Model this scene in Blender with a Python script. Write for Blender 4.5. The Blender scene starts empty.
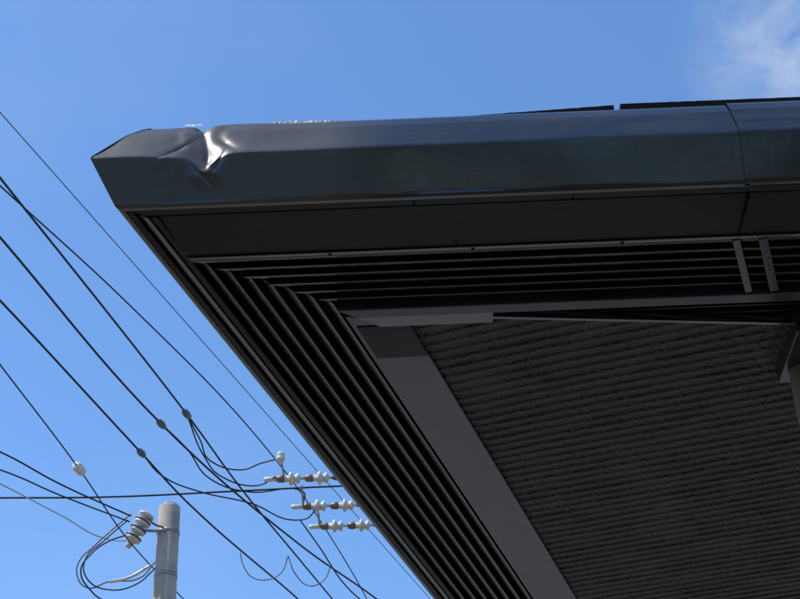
import bpy, bmesh, math, random
from mathutils import Vector, Matrix, noise
random.seed(4)
S=bpy.context.scene
S.view_settings.view_transform='Standard'; S.view_settings.look='None'
S.view_settings.exposure=0; S.view_settings.gamma=1
rad=math.radians

# ------------------------------------------------------------ materials
def newmat(name):
    m=bpy.data.materials.new(name); m.use_nodes=True
    nt=m.node_tree; b=nt.nodes['Principled BSDF']; return m,nt,b
def paint(name,c0,c1,r0,r1,scale=6,spec=.5,bump=.02,bscale=60,streak=(1,1,1),coat=0,speck=0,dist=.02,metal=0,endx=None,ior=1.5,stain=None):
    m,nt,b=newmat(name); N=nt.nodes; L=nt.links
    tc=N.new('ShaderNodeTexCoord'); mp=N.new('ShaderNodeMapping'); mp.inputs['Scale'].default_value=streak
    L.new(tc.outputs['Object'],mp.inputs['Vector'])
    n1=N.new('ShaderNodeTexNoise'); n1.inputs['Scale'].default_value=scale; n1.inputs['Detail'].default_value=5; n1.inputs['Roughness'].default_value=.65
    L.new(mp.outputs[0],n1.inputs['Vector'])
    cr=N.new('ShaderNodeValToRGB'); cr.color_ramp.elements[0].position=.35; cr.color_ramp.elements[1].position=.7
    cr.color_ramp.elements[0].color=(*c0,1); cr.color_ramp.elements[1].color=(*c1,1)
    L.new(n1.outputs['Fac'],cr.inputs[0])
    col=cr.outputs[0]
    if speck>0:
        n3=N.new('ShaderNodeTexNoise'); n3.inputs['Scale'].default_value=90; n3.inputs['Detail'].default_value=2
        L.new(tc.outputs['Object'],n3.inputs['Vector'])
        r3=N.new('ShaderNodeValToRGB'); r3.color_ramp.elements[0].position=.66; r3.color_ramp.elements[1].position=.74
        L.new(n3.outputs['Fac'],r3.inputs[0])
        mm=N.new('ShaderNodeMath'); mm.operation='MULTIPLY'; mm.inputs[1].default_value=speck
        L.new(r3.outputs[0],mm.inputs[0])
        mx=N.new('ShaderNodeMixRGB'); mx.inputs[2].default_value=(.25,.23,.2,1)
        L.new(mm.outputs[0],mx.inputs[0]); L.new(col,mx.inputs[1]); col=mx.outputs[0]
    if stain:
        mp2=N.new('ShaderNodeMapping'); mp2.inputs['Scale'].default_value=(1.2,6,9); L.new(tc.outputs['Object'],mp2.inputs[0])
        n4=N.new('ShaderNodeTexNoise'); n4.inputs['Scale'].default_value=2.2; n4.inputs['Detail'].default_value=6; n4.inputs['Roughness'].default_value=.7
        L.new(mp2.outputs[0],n4.inputs['Vector'])
        r4=N.new('ShaderNodeMapRange'); r4.inputs[1].default_value=.50; r4.inputs[2].default_value=.75; r4.inputs[4].default_value=.9; L.new(n4.outputs['Fac'],r4.inputs[0])
        mx=N.new('ShaderNodeMixRGB'); mx.inputs[2].default_value=(*stain,1); L.new(r4.outputs[0],mx.inputs[0]); L.new(col,mx.inputs[1]); col=mx.outputs[0]
    mr=N.new('ShaderNodeMapRange'); mr.inputs[3].default_value=r0; mr.inputs[4].default_value=r1
    mr.inputs[1].default_value=.3; mr.inputs[2].default_value=.75
    L.new(n1.outputs['Fac'],mr.inputs[0]); rough=mr.outputs[0]
    if endx is not None:
        # one end of the sheet browner, paler and rougher, blending along X
        x0,x1,dc,dr=endx
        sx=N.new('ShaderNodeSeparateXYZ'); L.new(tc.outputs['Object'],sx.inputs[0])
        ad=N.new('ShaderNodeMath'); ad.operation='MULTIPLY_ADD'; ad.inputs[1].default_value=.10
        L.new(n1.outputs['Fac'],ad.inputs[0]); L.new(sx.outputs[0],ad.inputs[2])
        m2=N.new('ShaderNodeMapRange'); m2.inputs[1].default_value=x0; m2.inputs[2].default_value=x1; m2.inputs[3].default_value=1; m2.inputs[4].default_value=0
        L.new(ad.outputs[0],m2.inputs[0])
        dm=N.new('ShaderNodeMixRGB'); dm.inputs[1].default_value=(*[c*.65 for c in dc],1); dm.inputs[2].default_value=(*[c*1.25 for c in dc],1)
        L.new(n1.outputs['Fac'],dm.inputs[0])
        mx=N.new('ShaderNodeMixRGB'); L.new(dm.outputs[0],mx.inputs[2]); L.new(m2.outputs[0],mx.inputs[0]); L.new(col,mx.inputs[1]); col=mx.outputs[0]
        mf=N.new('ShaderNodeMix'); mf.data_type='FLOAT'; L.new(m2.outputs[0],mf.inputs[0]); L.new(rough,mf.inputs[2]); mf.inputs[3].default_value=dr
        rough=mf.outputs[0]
    L.new(col,b.inputs['Base Color']); L.new(rough,b.inputs['Roughness'])
    b.inputs['Specular IOR Level'].default_value=spec; b.inputs['IOR'].default_value=ior
    b.inputs['Metallic'].default_value=metal
    if coat: b.inputs['Coat Weight'].default_value=coat; b.inputs['Coat Roughness'].default_value=.15
    if bump>0:
        n2=N.new('ShaderNodeTexNoise'); n2.inputs['Scale'].default_value=bscale; n2.inputs['Detail'].default_value=3
        L.new(tc.outputs['Object'],n2.inputs['Vector'])
        bp=N.new('ShaderNodeBump'); bp.inputs['Strength'].default_value=bump; bp.inputs['Distance'].default_value=dist
        L.new(n2.outputs['Fac'],bp.inputs['Height']); L.new(bp.outputs[0],b.inputs['Normal'])
    return m
M_cap =paint('glossy_dark_paint',(.008,.006,.004),(.015,.012,.008),.15,.27,5,.5,.04,22,speck=.12,ior=1.66,endx=(-.16,.06,(.054,.041,.024),.36),stain=(.034,.026,.015))
M_board=paint('dark_board_paint',(.003,.0026,.0022),(.005,.0045,.004),.35,.5,5,.18,.05,50,speck=.08)
M_trim=paint('grey_trim_paint',(.012,.013,.014),(.022,.024,.025),.18,.32,9,.55,.04,60,speck=.12)
M_slat=paint('slat_paint',(.005,.005,.005),(.009,.009,.009),.16,.28,8,.85,.04,60,speck=.08,ior=1.6)
M_black=paint('recess_black',(.002,.002,.002),(.003,.003,.003),.7,.9,5,.1,0)
M_panel=paint('textured_ceiling_panel',(.005,.0045,.004),(.012,.011,.009),.3,.5,14,.36,.7,60,speck=.12,dist=.018)
M_roof=paint('roof_sheet',(.03,.03,.032),(.05,.05,.05),.4,.6,3,.5,.1,20)
M_conc=paint('pole_concrete',(.36,.29,.24),(.46,.39,.33),.8,.95,5,.3,.2,50)
M_post=paint('post_beige_paint',(.30,.26,.22),(.38,.34,.30),.5,.7,5,.4,.1,50)
M_wire=paint('cable_rubber',(.012,.012,.014),(.02,.02,.022),.5,.7,5,.4,0)
M_wireg=paint('cable_grey',(.10,.10,.11),(.15,.15,.16),.5,.7,5,.4,0)
M_wirel=paint('cable_pale',(.35,.40,.42),(.45,.5,.52),.5,.7,5,.4,0)
M_cer=paint('porcelain_white',(.50,.45,.37),(.68,.63,.55),.2,.35,9,.5,0)
M_brn=paint('insulator_brown',(.16,.09,.06),(.22,.13,.09),.3,.5,9,.5,0)
M_steel=paint('galvanised_steel',(.22,.22,.22),(.34,.34,.33),.4,.6,9,.5,0,metal=.5)
M_silver=paint('flashing_silver',(.40,.40,.39),(.80,.80,.78),.35,.6,60,.5,.4,90,metal=.1)
M_ground=paint('ground_earth',(.14,.125,.10),(.22,.20,.17),.9,1,.6,.2,.3,8)
M_slab=paint('concrete_slab',(.24,.23,.21),(.32,.31,.29),.85,.95,1.2,.3,.2,30)
M_asph=paint('asphalt',(.045,.045,.047),(.06,.06,.062),.85,.95,2,.3,.3,40)
M_white=paint('road_paint',(.6,.6,.58),(.78,.78,.76),.7,.8,6,.3)
M_leaf=paint('foliage',(.03,.042,.018),(.06,.075,.035),.6,.8,3,.3,0)
M_bark=paint('bark',(.08,.06,.045),(.13,.10,.08),.8,.95,6,.3,.3,30)

# ------------------------------------------------------------ helpers
def empty(name):
    e=bpy.data.objects.new(name,None); S.collection.objects.link(e); return e
def mkobj(name,verts,faces,mat,parent=None,bevel=0,smooth=False):
    me=bpy.data.meshes.new(name); me.from_pydata([tuple(v) for v in verts],[],faces); me.update()
    bm=bmesh.new(); bm.from_mesh(me); bmesh.ops.recalc_face_normals(bm,faces=bm.faces); bm.to_mesh(me); bm.free()
    me.materials.append(mat)
    o=bpy.data.objects.new(name,me); S.collection.objects.link(o)
    if parent: o.parent=parent
    if smooth:
        for p in me.polygons: p.use_smooth=True
    if bevel:
        md=o.modifiers.new('b','BEVEL'); md.width=bevel; md.segments=2; md.limit_method='ANGLE'
    return o
def box(name,x0,x1,y0,y1,z0,z1,mat,parent=None,bevel=0):
    v=[(x0,y0,z0),(x1,y0,z0),(x1,y1,z0),(x0,y1,z0),(x0,y0,z1),(x1,y0,z1),(x1,y1,z1),(x0,y1,z1)]
    f=[(0,3,2,1),(4,5,6,7),(0,1,5,4),(1,2,6,5),(2,3,7,6),(3,0,4,7)]
    return mkobj(name,v,f,mat,parent,bevel)
def tube(name,pts,r,mat,parent=None,auto=True):
    cu=bpy.data.curves.new(name,'CURVE'); cu.dimensions='3D'; cu.bevel_depth=r; cu.bevel_resolution=2; cu.resolution_u=10
    sp=cu.splines.new('BEZIER'); sp.bezier_points.add(len(pts)-1)
    for p,c in zip(sp.bezier_points,pts):
        p.co=c; p.handle_left_type=p.handle_right_type='AUTO' if auto else 'VECTOR'
    cu.materials.append(mat); cu.use_fill_caps=True
    o=bpy.data.objects.new(name,cu); S.collection.objects.link(o)
    if parent:o.parent=parent
    return o
def lathe(name,prof,p0,axis,mat,parent=None,seg=20):
    ax=Vector(axis).normalized(); q=ax.to_track_quat('Z','Y')
    v=[];f=[]
    for t,r in prof:
        for k in range(seg):
            a=2*math.pi*k/seg
            v.append(Vector(p0)+q@Vector((r*math.cos(a),r*math.sin(a),t)))
    n=len(prof)
    for i in range(n-1):
        for k in range(seg):
            k2=(k+1)%seg; f.append((i*seg+k,i*seg+k2,(i+1)*seg+k2,(i+1)*seg+k))
    f.append(tuple(range(seg))); f.append(tuple((n-1)*seg+k for k in range(seg)))
    return mkobj(name,v,f,mat,parent,0,True)

# ------------------------------------------------------------ carport roof with boxed eaves
ZS=4.2            # soffit level
X0,Y0=-.7815,3.33 # outer corner
E1=Vector((.956,-.293,0)); E2=Vector((.293,.956,0))
XE,YE=5.0,8.2
def P(a,b,z=0): return Vector((X0+(b+.293*a)/.956, Y0+a, ZS+z))
def XatA(a,x,z=0): return Vector((x,Y0+a,ZS+z))
house=empty('carport')
FB=[(0,1,2,3),(4,5,6,7),(0,1,5,4),(1,2,6,5),(2,3,7,6),(3,0,4,7)]
def stripA(name,a0,a1,z0,z1,zt,b0,b1,mat,xe=XE,xs=None,bev=.002):
    s0=P(a0,b0) if xs is None else XatA(a0,xs[0]); s1=P(a1,b1) if xs is None else XatA(a1,xs[1])
    v=[(s0.x,s0.y,ZS+z0),(xe,s0.y,ZS+z0),(xe,s1.y,ZS+z1),(s1.x,s1.y,ZS+z1)]
    v+=[(x,y,ZS+zt) for x,y,_ in v]
    return mkobj(name,v,FB,mat,house,bev)
def stripB(name,b0,b1,z0,z1,zt,a0,a1,mat,L=4.85,bev=.002):
    p0=P(a0,b0);p1=P(a1,b1); q0=P(L,b0); q1=P(L,b1)
    v=[(p0.x,p0.y,ZS+z0),(q0.x,q0.y,ZS+z0),(q1.x,q1.y,ZS+z1),(p1.x,p1.y,ZS+z1)]
    v+=[(x,y,ZS+zt) for x,y,_ in v]
    return mkobj(name,v,FB,mat,house,bev)

PROF=[(.012,.016),(.012,0),(.0,.0),(-.006,.006),(-.047,.136),(-.0500,.146),(-.0485,.156),(-.024,.215),(-.002,.268),(.022,.308),(.034,.322),(.052,.330),(.12,.334),(.30,.345)]
def resample(prof,n):
    d=[0]
    for i in range(1,len(prof)): d.append(d[-1]+math.dist(prof[i],prof[i-1]))
    ts=sorted(set([round(d[-1]*k/n,5) for k in range(n+1)]+[round(x,5) for x in d]))
    ts2=[ts[0]]; out=[]
    for t in ts[1:]:
        if t-ts2[-1]>1e-4: ts2.append(t)
    for t in ts2:
        for i in range(1,len(d)):
            if t<=d[i]+1e-5:
                k=(t-d[i-1])/(d[i]-d[i-1]); out.append((prof[i-1][0]+(prof[i][0]-prof[i-1][0])*k,prof[i-1][1]+(prof[i][1]-prof[i-1][1])*k)); break
    return out
PR=resample(PROF,110)
def bpr(a,z): # profile offset on the B side
    return a-.012*max(0,min(1,z/.148))+ (.17*(z-.148) if z>.148 else 0)
def g(x,c,w): return math.exp(-((x-c)/w)**2)
def sh(x,c,w): # sharp-bottomed crease
    return math.exp(-(math.sqrt((x-c)**2+.000006)/w))
def dent(x,a,z):
    x=x+.012
    dy=dz=0
    # lip pushed down and in, with a soft s-shaped line
    dz-=.034*g(x,-.525,.044)*g(z,.150,.055)
    dy+=.009*g(x,-.550,.050)*g(z,.165,.050)
    dz-=.008*g(x,-.63,.06)*g(z,.160,.05)
    dy-=.007*g(x,-.530,.036)*g(z,.085,.028)
    # main fold from the notch down over the lip
    c=-.545+(z-.32)*-.12+.006*math.sin((z-.15)*30)
    dy+=.010*sh(x,c,.016)*g(z,.27,.085)
    dy+=.014*sh(x,c+.004,.020)*g(z,.17,.035)
    # branching creases
    c3=-.500+(z-.25)*-.75
    dy+=.007*sh(x,c3,.011)*g(z,.205,.035)
    c4=-.600+(z-.20)*1.1
    dy+=.007*sh(x,c4,.010)*g(z,.185,.035)
    c2=-.565+(.15-z)*.60
    dy+=.012*sh(x,c2,.011)*g(z,.10,.04)
    dy-=.004*sh(x,c2+.035,.012)*g(z,.09,.04)
    c5=-.480+(z-.15)*.5
    dy+=.007*sh(x,c5,.012)*g(z,.13,.035)
    # small notch in the top edge
    dz-=.030*sh(x,-.545,.011)*g(z,.328,.022)
    dy+=.008*g(x,-.545,.014)*g(z,.31,.03)
    # gentle waviness of the whole damaged length
    kk=max(0,min(1,(-.10-x)/.25))
    dy+=.005*kk*g(z,.21,.05)*(1+.5*math.sin(x*19))
    dz+=.0035*kk*math.sin(x*13+1)*g(z,.33,.05)
    n_=noise.noise(Vector((x*28,z*22,3)))
    dy+=.0030*n_*g(x,-.54,.10)
    return dy,dz
def capA(name,xs,mat,off=0,mitre=False,dn=False,wob=.0018):
    v=[];f=[];n=len(PR)
    for i,x in enumerate(xs):
        for a,z in PR:
            aa=a-(off if a<.05 else 0); zz=z+(off if z>.2 else 0)
            px=x
            if mitre:
                xm=P(a,bpr(a,z)).x
                k=(x-xs[0])/(xs[-1]-xs[0]); px=xm+(xs[-1]-xm)*k
            dy=dz=0
            if dn: dy,dz=dent(px,a,z)
            w=wob*noise.noise(Vector((px*2.6,z*5,0)))*(1 if z>.01 else 0)
            v.append((px,Y0+aa+dy+w*2,ZS+zz+dz+w))
    for i in range(len(xs)-1):
        for j in range(n-1): f.append((i*n+j,(i+1)*n+j,(i+1)*n+j+1,i*n+j+1))
    o=mkobj(name,v,f,mat,house,0,True)
    md=o.modifiers.new('s','SOLIDIFY'); md.thickness=.0012; md.offset=-1
    return o
def lin(a,b,n): return [a+(b-a)*i/n for i in range(n+1)]
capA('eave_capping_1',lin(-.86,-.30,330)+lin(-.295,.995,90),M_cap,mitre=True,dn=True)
capA('eave_capping_2',lin(.982,XE,120),M_cap,off=.004)
v=[];f=[];n=len(PR)
for i in range(31):
    for a,z in PR:
        L=a+(4.9-a)*i/30; v.append(P(L,bpr(a,z),z))
for i in range(30):
    for j in range(n-1): f.append((i*n+j,(i+1)*n+j,(i+1)*n+j+1,i*n+j+1))
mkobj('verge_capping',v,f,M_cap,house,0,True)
for o in house.children:
    if 'capping' in o.name:
        md=o.modifiers.new('e','EDGE_SPLIT'); md.split_angle=rad(38)
v=[P(.12,.14,.332),Vector((XE,Y0+.12,ZS+.332)),Vector((XE,YE,ZS+.45)),P(YE-Y0,.14,.45)]
v+=[p-Vector((0,0,.02)) for p in v]
mkobj('roof_deck',v,FB,M_roof,house)
box('notch_hole_black',-.63,-.44,Y0+.075,Y0+.13,ZS+.20,ZS+.322,M_black,house)  # black block painting the dark inside the notch's hole
# scraped bright strip of sheet lying along the top fold beside the notch
vv=[];ff=[]
for i in range(15):
    k=i/14; x=-.612+k*.050; w_=.004+.008*math.sin(math.pi*k)+random.uniform(-.001,.001)
    vv+=[XatA(.026,x,.3215-w_*.3),XatA(.030,x+.001,.3265),XatA(.036+w_,x,.333+w_*.25)]
for i in range(14):
    for j in range(2): ff.append((i*3+j,(i+1)*3+j,(i+1)*3+j+1,i*3+j+1))
mkobj('torn_edge',vv,ff,M_silver,house)
def edgepiece(name,x0,x1,h0,h1,mat,a=.09,rg=.0015):
    v=[];nn=36
    for i in range(nn+1):
        k=i/nn; x=x0+(x1-x0)*k; h=h0+(h1-h0)*k+rg*noise.noise(Vector((x*60,0,0)))
        v+=[XatA(a,x,.30),XatA(a,x,h),XatA(a+.05,x,h+.004),XatA(a+.05,x,.30)]
    f=[]
    for i in range(nn):
        for j in range(4): f.append((i*4+j,(i+1)*4+j,(i+1)*4+(j+1)%4,i*4+(j+1)%4))
    f+= [(0,1,2,3),(nn*4,nn*4+1,nn*4+2,nn*4+3)]
    mkobj(name,v,f,mat,house)
edgepiece('roof_sheet_edge_1',.18,.665,.368,.390,M_black)
edgepiece('roof_sheet_edge_2',.685,1.25,.394,.393,M_black)
edgepiece('roof_sheet_edge_3',-.30,.20,.356,.365,M_roof)
edgepiece('metal_flashing',-.365,-.14,.373,.366,M_silver,a=.082,rg=.003)

# --- soffit boards, side A
stripA('drip_strip',.016,.044,.004,.004,.05,.02,.05,M_board,bev=.003)
stripA('fascia_soffit_board',.052,.234,.008,-.004,.05,.086,.086,M_board,bev=.003)
stripA('light_trim',.236,.250,-.010,-.010,.05,.088,.092,M_slat)
stripA('backing_A',.05,.86,.066,.066,.075,.09,.7,M_black,bev=0)
def mb(a): return .085+(a-.262)*1.235
a=.266;i=0
while a<.525:
    stripA('slat_A_%d'%i,a,a+.020,.000,.006,.055,mb(a)-.012,mb(a+.020)-.012,M_slat)
    a+=.0455;i+=1
stripA('inner_board_A',.534,.574,-.018,-.022,.05,mb(.534)-.02,mb(.574)-.02,M_trim,bev=.003)
stripA('corner_block_A',.576,.636,-.016,-.018,.05,.44,.50,M_slat,xe=.29,bev=.003)
a=.59
while a<.86:
    stripA('slat_C',a,a+.016,.028,.032,.058,0,0,M_slat,xs=(.292,.292)); a+=.036
# --- soffit boards, side B
stripB('verge_strip_1',.003,.030,.002,.002,.05,.018,.018,M_board,bev=.003)
stripB('verge_strip_2',.034,.060,.010,.000,.05,.046,.05,M_slat,bev=.003)
stripB('verge_strip_3',.063,.083,.004,.004,.05,.05,.05,M_board,bev=.003)
stripB('backing_B',.003,.60,.064,.064,.075,.05,.64,M_black,bev=0)
def ma(b): return .262+(b-.085)/1.235
b=.098;i=0
while b<.395:
    stripB('slat_B_%d'%i,b,b+.026,.014,.0,.055,ma(b)+.004,ma(b+.026)+.004,M_slat,bev=.003)
    b+=.0455;i+=1
stripB('inner_board_B',.411,.587,-.010,-.006,.05,.578,.640,M_trim,bev=.003)
stripB('inner_board_B_patch',.426,.586,-.014,-.010,-.003,.638,.642,M_board,L=.83,bev=.001)
for k,(x,w) in enumerate(((.985,.022),(1.062,.026))):
    s=Vector((x,Y0+.254,ZS)); e=s+E2*.29
    v=[s,s+E1*w,e+E1*w,e]; v=[p+Vector((0,0,-.014)) for p in v]+[p+Vector((0,0,.03)) for p in v]
    mkobj('cross_strip_%d'%k,v,FB,M_steel if False else M_trim,house,.002)
box('board_joint_cover',1.0,1.004,Y0+.05,Y0+.236,ZS-.007,ZS+.02,M_black,house)
for x,a_ in ((-.20,.243),(.22,.243),(.66,.243),(.17,.225),(.50,.03),(.05,.03)):
    lathe('screw',[(0,.005),(.004,.004),(.005,.002)],(x,Y0+a_,ZS-.002 if a_<.2 else ZS-.010),(0,0,-1),M_black,house,10)
# --- ribbed ceiling panel
bm=bmesh.new()
O=P(.60,.587); pitch=.053
us=lin(-.2,5.0,80); vs=[]
prof=[(0,0),(.08,-.0045),(.16,-.006),(.26,-.0055),(.36,-.001),(.60,.001)]
q=-1.6
while q<5.4:
    for t,z in prof: vs.append((q+t*pitch,z))
    q+=pitch
grid=[]
for u in us:
    row=[]
    for q,z in vs:
        h=.005*noise.noise(Vector((u*1.3,q*1.3,0)))
        qq=q+.0035*noise.noise(Vector((u*7,q*5,4)))
        z2=z*(1+.5*noise.noise(Vector((u*5,q*11,8))))
        p=O+E1*u+E2*qq; row.append(bm.verts.new((p.x,p.y,ZS+.014+z2+h)))
    grid.append(row)
for i in range(len(us)-1):
    for j in range(len(vs)-1): bm.faces.new((grid[i][j],grid[i+1][j],grid[i+1][j+1],grid[i][j+1]))
def cut(co,no):
    geom=bm.verts[:]+bm.edges[:]+bm.faces[:]
    bmesh.ops.bisect_plane(bm,geom=geom,plane_co=co,plane_no=no,clear_outer=True)
cut(P(0,.570),(-E1.x,-E1.y,0))
d=Vector((.94,.105,0)).normalized()
cut(Vector((.28,Y0+.628,0)),(d.y,-d.x,0))
cut((XE-.05,0,0),(1,0,0)); cut((0,YE-.05,0),(0,1,0))
me=bpy.data.meshes.new('ceiling_panel'); bm.to_mesh(me); bm.free(); me.materials.append(M_panel)
o=bpy.data.objects.new('ceiling_panel',me); S.collection.objects.link(o); o.parent=house
md=o.modifiers.new('s','SOLIDIFY'); md.thickness=.004
s=Vector((.27,Y0+.624,ZS)); e=s+d*4.6; nn=Vector((-d.y,d.x,0))*.013
v=[s,e,e+nn,s+nn]; v=[p+Vector((0,0,-.001)) for p in v]+[p+Vector((0,0,.026)) for p in v]
mkobj('panel_edge_trim',v,FB,M_slat,house,.001)
# --- posts
box('post_head',1.256,1.46,Y0+.70,Y0+1.02,ZS-.055,ZS+.03,M_trim,house,.004)
for px_,py_ in ((1.325,Y0+.945),(4.4,Y0+.945),(1.5,7.6),(4.4,7.6)):
    lathe('post',[(0,.05),(ZS+.01,.048)],(px_,py_,0),(0,0,1),M_post,house,24)
    lathe('post_base',[(0,.10),(.02,.10),(.03,.06),(.1,.06)],(px_,py_,0.01),(0,0,1),M_steel,house,24)

# ------------------------------------------------------------ ground
def sheet(name,x0,x1,y0,y1,z,mat,parent=None):
    o=mkobj(name,[(x0,y0,z),(x1,y0,z),(x1,y1,z),(x0,y1,z)],[(0,1,2,3)],mat); o.parent=parent; return o
sheet('ground',-1500,1500,-1500,1500,0,M_ground)
sheet('road',-300,300,-8.0,2.2,.004,M_asph)
sheet('parking_slab',-1.2,9,2.4,16,.006,M_slab)
r=empty('road_marking')
for yy in (-7.6,1.7): sheet('edge_line',-300,300,yy,yy+.12,.008,M_white,r)
# ------------------------------------------------------------ unseen trees added across the road to darken the capping's reflection
v=[];f=[]
rr=random.Random(9)
for t in range(15):
    cx=-48+t*6+rr.uniform(-1,1); cy=-12+rr.uniform(-1,1.2); hh=rr.uniform(9,12.0)
    for c in range(34):
        bx=cx+rr.gauss(0,1.9); by=cy+rr.gauss(0,1.1); bz=rr.uniform(1.0,hh)
        for l in range(46):
            d_=Vector((rr.gauss(0,1),rr.gauss(0,1),rr.gauss(0,1))).normalized()*rr.uniform(.3,1.1)
            p=Vector((bx,by,bz))+d_; p.z=max(.1,p.z)
            u_=Vector((rr.gauss(0,1),rr.gauss(0,1),rr.gauss(0,1))).normalized()*.28
            w_=Vector((rr.gauss(0,1),rr.gauss(0,1),rr.gauss(0,1))).normalized()*.22
            n0=len(v); v+=[p-u_,p+w_,p+u_,p-w_]; f.append((n0,n0+1,n0+2,n0+3))
tr=empty('added_tree_row')
me=bpy.data.meshes.new('foliage'); me.from_pydata([tuple(q) for q in v],[],f); me.materials.append(M_leaf)
o=bpy.data.objects.new('foliage',me); S.collection.objects.link(o); o.parent=tr
for t in range(15):
    lathe('trunk',[(0,.28),(.3,.2),(5,.1)],(-48+t*6,-12,0),(0,0,1),M_bark,tr,12)

# ------------------------------------------------------------ power lines
def wire(pts,z,r,mat=M_wire,name='power_line'):
    return tube(name,[(x,y,z) for x,y in pts],r,mat)
def ext(pts,L=9):
    (x0,y0),(x1,y1)=pts[0],pts[1]; d=math.hypot(x1-x0,y1-y0)
    return [(x0-(x1-x0)/d*L,y0-(y1-y0)/d*L)]+pts
wire(ext([(-3.73,9.82),(.28,21.91),(2.6,28.9)]),10.8,.0055,M_wireg)
wire(ext([(-3.56,9.61),(-3.43,10.13),(-2.4,14.34),(-2.01,16.14),(-1.46,18.29),(-.96,20.23),(.3,25.5)]),9.9,.011)
wire(ext([(-3.75,10.2),(-3.58,10.61),(-2.75,12.61),(-1.72,15.54),(-.9,19.01),(-.2,23.5)]),10.2,.008)
wire(ext([(-3.78,10.45),(-3.64,10.98),(-2.71,14.54),(-1.42,17.83),(-.48,19.73),(1.6,24.6)]),9.9,.012)
wire(ext([(-4.04,11.47),(-3.89,11.99),(-3.04,15.19),(-2.67,16.56),(-1.56,19.66),(0,24.3)]),9.9,.012)
wire(ext([(-4.03,11.66),(-3.92,12.38),(-3.59,14.58),(-3.37,16.42),(-2.94,18.39),(-1.9,23.2)]),9.4,.008)
wire(ext([(-4.65,14.02),(-4.4,14.31),(-3.92,15.11),(-3.27,15.99)],6),9.5,.010)
wire(ext([(-4.78,14.51),(-4.5,14.72),(-3.98,15.38),(-3.31,16.14)],6),9.5,.009)
wire(ext([(-4.83,14.69),(-4.58,15.05),(-4.08,15.89),(-3.63,16.61),(-3.42,16.66)],6),9.5,.008,M_wirel)
wire([(-12,16.0),(-5.26,16.14),(-4.9,16.17),(-3.6,16.26),(-2.02,16.24),(-.69,16.22),(.9,16.3)],9.9,.012)
z=9.9
def jump(pts,r=.009,mat=M_wire): return wire(pts,z,r,mat,'jumper_cable')
jump([(-2.4,14.34),(-2.33,14.94),(-2.26,15.48),(-1.96,15.7),(-1.69,15.55),(-1.46,15.45)])
jump([(-2.4,14.34),(-2.33,15.37),(-2.19,15.86),(-1.83,16.12),(-1.56,15.91)])
jump([(-2.71,14.54),(-2.52,15.09),(-2.29,15.98),(-1.9,16.28),(-1.3,16.28),(-1.29,16.68)])
jump([(-3.04,15.19),(-2.86,15.83),(-2.5,16.22),(-1.94,16.57),(-1.36,17.1),(-1.12,16.78)])
def vloop(pts,y,r=.007,mat=M_wireg,name='jumper_cable'): return tube(name,[(a,y,b) for a,b in pts],r,mat)
vloop([(-2.03,9.21),(-1.99,9.05),(-1.88,8.89),(-1.69,8.85),(-1.53,8.94),(-1.457,9.144)],16.5)
vloop([(-1.457,9.144),(-1.36,8.896),(-1.195,8.75),(-1.029,8.818),(-.945,9.019)],16.5)
vloop([(-1.316,9.61),(-1.075,9.231),(-.782,8.745),(-.437,8.393)],16.5,.009,M_wire)
def clamp(p,d):
    e=empty('wire_clamp'); d=Vector(d).normalized()
    lathe('clamp_body',[(-.09,.014),(-.07,.032),(0,.042),(.07,.032),(.09,.014)],p,d,M_wireg,e,12)
    lathe('clamp_bolt',[(-.05,.012),(.05,.012)],p,(0,0,1),M_steel,e,8)
clamp((-2.4,14.34,9.9),(.24,.97,0)); clamp((-2.71,14.54,9.9),(.3,.95,0)); clamp((-3.04,15.19,9.9),(.25,.96,0))
e=empty('guy_insulator')
lathe('insulator_body',[(-.085,.02),(-.08,.05),(-.03,.058),(0,.035),(.03,.058),(.08,.05),(.085,.02)],(-3.59,14.58,9.4),(.2,.97,0),M_cer,e,16)

# ------------------------------------------------------------ pole behind the roof with strain insulators
up2=empty('utility_pole')
lathe('shaft',[(0,.19),(11.0,.13),(11.02,.10)],(.95,16.6,0),(0,0,1),M_conc,up2,28)
box('crossarm',-.26,-.19,15.5,17.40,9.82,9.90,M_steel,up2,.004)
box('side_arm_1',-.19,.95,16.2,16.28,9.82,9.88,M_steel,up2,.004)
box('side_arm_2',-.19,.95,16.9,16.98,9.82,9.88,M_steel,up2,.004)
bell=[(0,.016),(.03,.016),(.035,.034),(.075,.036),(.085,.070),(.105,.074),(.115,.060),(.12,.045),(.15,.042),(.155,.056),(.175,.058),(.185,.04),(.19,.014),(.22,.014)]
for (xs_,yy) in ((-1.50,15.97),(-1.24,16.73),(-1.06,17.31)):
    for k in range(2):
        q=Vector((xs_+k*.34,yy,9.9-.005*k))
        lathe('strain_insulator',[(t*1.2,r_*1.15) for t,r_ in bell],q,(1,0,-.02),M_cer,up2,20)
        lathe('insulator_cap',[(-.06,.02),(-.05,.040),(.0,.048),(.035,.046),(.045,.03)],q,(1,0,-.02),M_brn,up2,16)
        lathe('link',[(.20,.012),(.34,.012)],q,(1,0,-.02),M_steel,up2,8)
    lathe('dead_end_clamp',[(-.16,.012),(-.14,.03),(-.02,.03),(0,.015)],(xs_-.05,yy,9.9),(1,0,0),M_cer,up2,12)
    lathe('tail_rod',[(0,.014),(.05,.036),(.26,.038),(.30,.014),(.62,.012)],(xs_+.60,yy,9.89),(1,0,0),M_wire,up2,10)
tube('link_bar',[(-1.46,15.45,9.9),(-1.46,15.9,9.9)],.012,M_steel,up2,False)
tube('link_bar',[(-1.27,16.17,9.9),(-1.29,16.68,9.9)],.014,M_steel,up2,False)
tube('link_bar',[(-1.12,16.78,9.9),(-1.13,17.29,9.9)],.014,M_steel,up2,False)
lathe('pin_insulator',[(0,.02),(.02,.05),(.05,.055),(.07,.035),(.09,.05),(.11,.045),(.13,.02)],(-1.46,15.45,9.85),(0,0,1),M_cer,up2,16)

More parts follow.
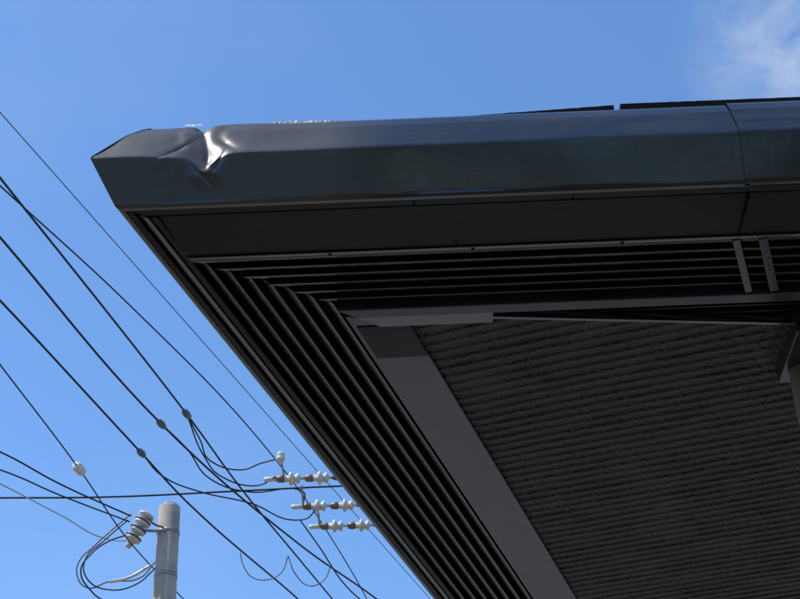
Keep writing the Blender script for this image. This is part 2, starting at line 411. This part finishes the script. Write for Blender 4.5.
# ------------------------------------------------------------ visible pole at left
up=empty('utility_pole')
lathe('shaft',[(0,.185),(9.98,.132),(10.0,.125),(10.01,.11)],(-2.96,16.8,0),(0,0,1),M_conc,up,32)
lathe('top_cap',[(0,.112),(.01,.112),(.015,.09)],(-2.96,16.8,10.008),(0,0,1),M_steel,up,32)
for zz in (9.62,9.05):
    lathe('band',[(0,.142),(.05,.142)],(-2.96,16.8,zz),(0,0,1),M_steel,up,32)
p0=Vector((-3.185,16.6,9.84)); p1=Vector((-3.40,16.6,9.40)); ax=p1-p0; L=ax.length
pr=[(0,.03)]
for k in range(4):
    t=.02+k*L*.235
    pr+=[(t,.045),(t+.012,.098),(t+.035,.105),(t+.055,.06),(t+.07,.045)]
pr+=[(L,.04),(L+.02,.03)]
lathe('disc_insulator',pr,p0,ax,M_cer,up,24)
for k in (1,2,3):
    lathe('disc_groove',[(0,.062),(.02,.108),(.03,.108),(.036,.06)],p0+ax.normalized()*(.02+k*L*.235-.03),ax,M_brn if k%2 else M_wireg,up,24)
tube('bracket',[(-3.28,16.6,9.62),(-3.13,16.62,9.60),(-2.98,16.66,9.62)],.018,M_steel,up)
tube('bracket',[(-3.20,16.6,9.80),(-3.12,16.62,9.70),(-3.0,16.66,9.66)],.014,M_brn,up)
def pl(pts,y,r,mat): return tube('drop_cable',[(a,y,b) for a,b in pts],r,mat,up)
pl([(-3.375,9.78),(-3.591,9.577),(-3.814,9.35),(-3.945,9.2),(-3.965,9.008),(-3.819,8.837),(-3.588,8.903),(-3.211,8.938),(-3.045,9.135)],16.5,.009,M_wireg)
pl([(-3.396,9.677),(-3.655,9.425),(-3.874,9.174),(-3.816,8.916),(-3.546,8.779),(-3.255,8.829),(-3.019,9.035)],16.45,.009,M_wire)
pl([(-3.40,9.45),(-3.60,9.38),(-3.80,9.22),(-3.90,9.02),(-3.745,8.741),(-3.545,8.583),(-3.2,8.3),(-3.02,8.2)],16.4,.010,M_wire)
pl([(-3.543,8.858),(-3.334,8.899),(-3.083,9.041)],16.4,.020,M_cer)

# ------------------------------------------------------------ light
EL,AZ=rad(58),rad(254)    # high sun from the left, a little behind the camera
sd=Vector((math.sin(AZ)*math.cos(EL),math.cos(AZ)*math.cos(EL),math.sin(EL)))
sl=bpy.data.lights.new('sun','SUN'); sl.energy=4.8; sl.angle=rad(.5); sl.color=(1,.95,.87)
so=bpy.data.objects.new('sun',sl); S.collection.objects.link(so); so.rotation_euler=sd.to_track_quat('Z','Y').to_euler(); so.location=(-8,-8,14)
w=bpy.data.worlds.new('World'); S.world=w; w.use_nodes=True
nt=w.node_tree; N=nt.nodes; L_=nt.links
bg=N['Background']; bg.inputs[1].default_value=.15
sk=N.new('ShaderNodeTexSky'); sk.sky_type='NISHITA'; sk.sun_disc=False; sk.sun_elevation=EL; sk.sun_rotation=AZ
sk.air_density=1.0; sk.dust_density=.5; sk.ozone_density=1.5
ml=N.new('ShaderNodeMixRGB'); ml.blend_type='MULTIPLY'; ml.inputs[0].default_value=1; ml.inputs[2].default_value=(.95,1.28,1.58,1)
L_.new(sk.outputs[0],ml.inputs[1])
tc=N.new('ShaderNodeTexCoord')
nz=N.new('ShaderNodeTexNoise'); nz.inputs['Scale'].default_value=11; nz.inputs['Detail'].default_value=7; nz.inputs['Roughness'].default_value=.62; nz.inputs['Distortion'].default_value=.5
mp=N.new('ShaderNodeMapping'); mp.inputs['Scale'].default_value=(1,1,2.2)
L_.new(tc.outputs['Generated'],mp.inputs[0]); L_.new(mp.outputs[0],nz.inputs['Vector'])
r1=N.new('ShaderNodeMapRange'); r1.inputs[1].default_value=.34; r1.inputs[2].default_value=.8; L_.new(nz.outputs['Fac'],r1.inputs[0])
cd=Vector((.262,.70,.665)).normalized()
vd=N.new('ShaderNodeVectorMath'); vd.operation='DISTANCE'; vd.inputs[1].default_value=cd; L_.new(tc.outputs['Generated'],vd.inputs[0])
r2=N.new('ShaderNodeMapRange'); r2.inputs[1].default_value=.085; r2.inputs[2].default_value=.01; r2.inputs[4].default_value=.8; L_.new(vd.outputs['Value'],r2.inputs[0])
m1=N.new('ShaderNodeMath'); m1.operation='MULTIPLY'; L_.new(r1.outputs[0],m1.inputs[0]); L_.new(r2.outputs[0],m1.inputs[1])
nf=N.new('ShaderNodeTexNoise'); nf.inputs['Scale'].default_value=3; nf.inputs['Detail'].default_value=4
L_.new(mp.outputs[0],nf.inputs['Vector'])
r3=N.new('ShaderNodeMapRange'); r3.inputs[1].default_value=.45; r3.inputs[2].default_value=.8; r3.inputs[4].default_value=.10; L_.new(nf.outputs['Fac'],r3.inputs[0])
m2=N.new('ShaderNodeMath'); m2.operation='MAXIMUM'; L_.new(m1.outputs[0],m2.inputs[0]); L_.new(r3.outputs[0],m2.inputs[1])
mx=N.new('ShaderNodeMixRGB'); mx.inputs[2].default_value=(5.2,5.8,6.4,1)
L_.new(m2.outputs[0],mx.inputs[0]); L_.new(ml.outputs[0],mx.inputs[1]); L_.new(mx.outputs[0],bg.inputs[0])

# ------------------------------------------------------------ camera
cam=bpy.data.cameras.new('camera'); co=bpy.data.objects.new('camera',cam); S.collection.objects.link(co); S.camera=co
cam.sensor_width=36; cam.lens=67.5; cam.clip_start=.05; cam.clip_end=5000
cp,sp=.828,.5606; cr,sr=.9992,.04
X=Vector((1,0,0)); U=Vector((0,-sp,cp)); F=Vector((0,cp,sp))
Xc=X*cr-U*sr; Yc=X*sr+U*cr
R=Matrix((Xc,Yc,-F)).transposed()
co.matrix_world=Matrix.Translation((0,0,1.6))@R.normalized().to_4x4()
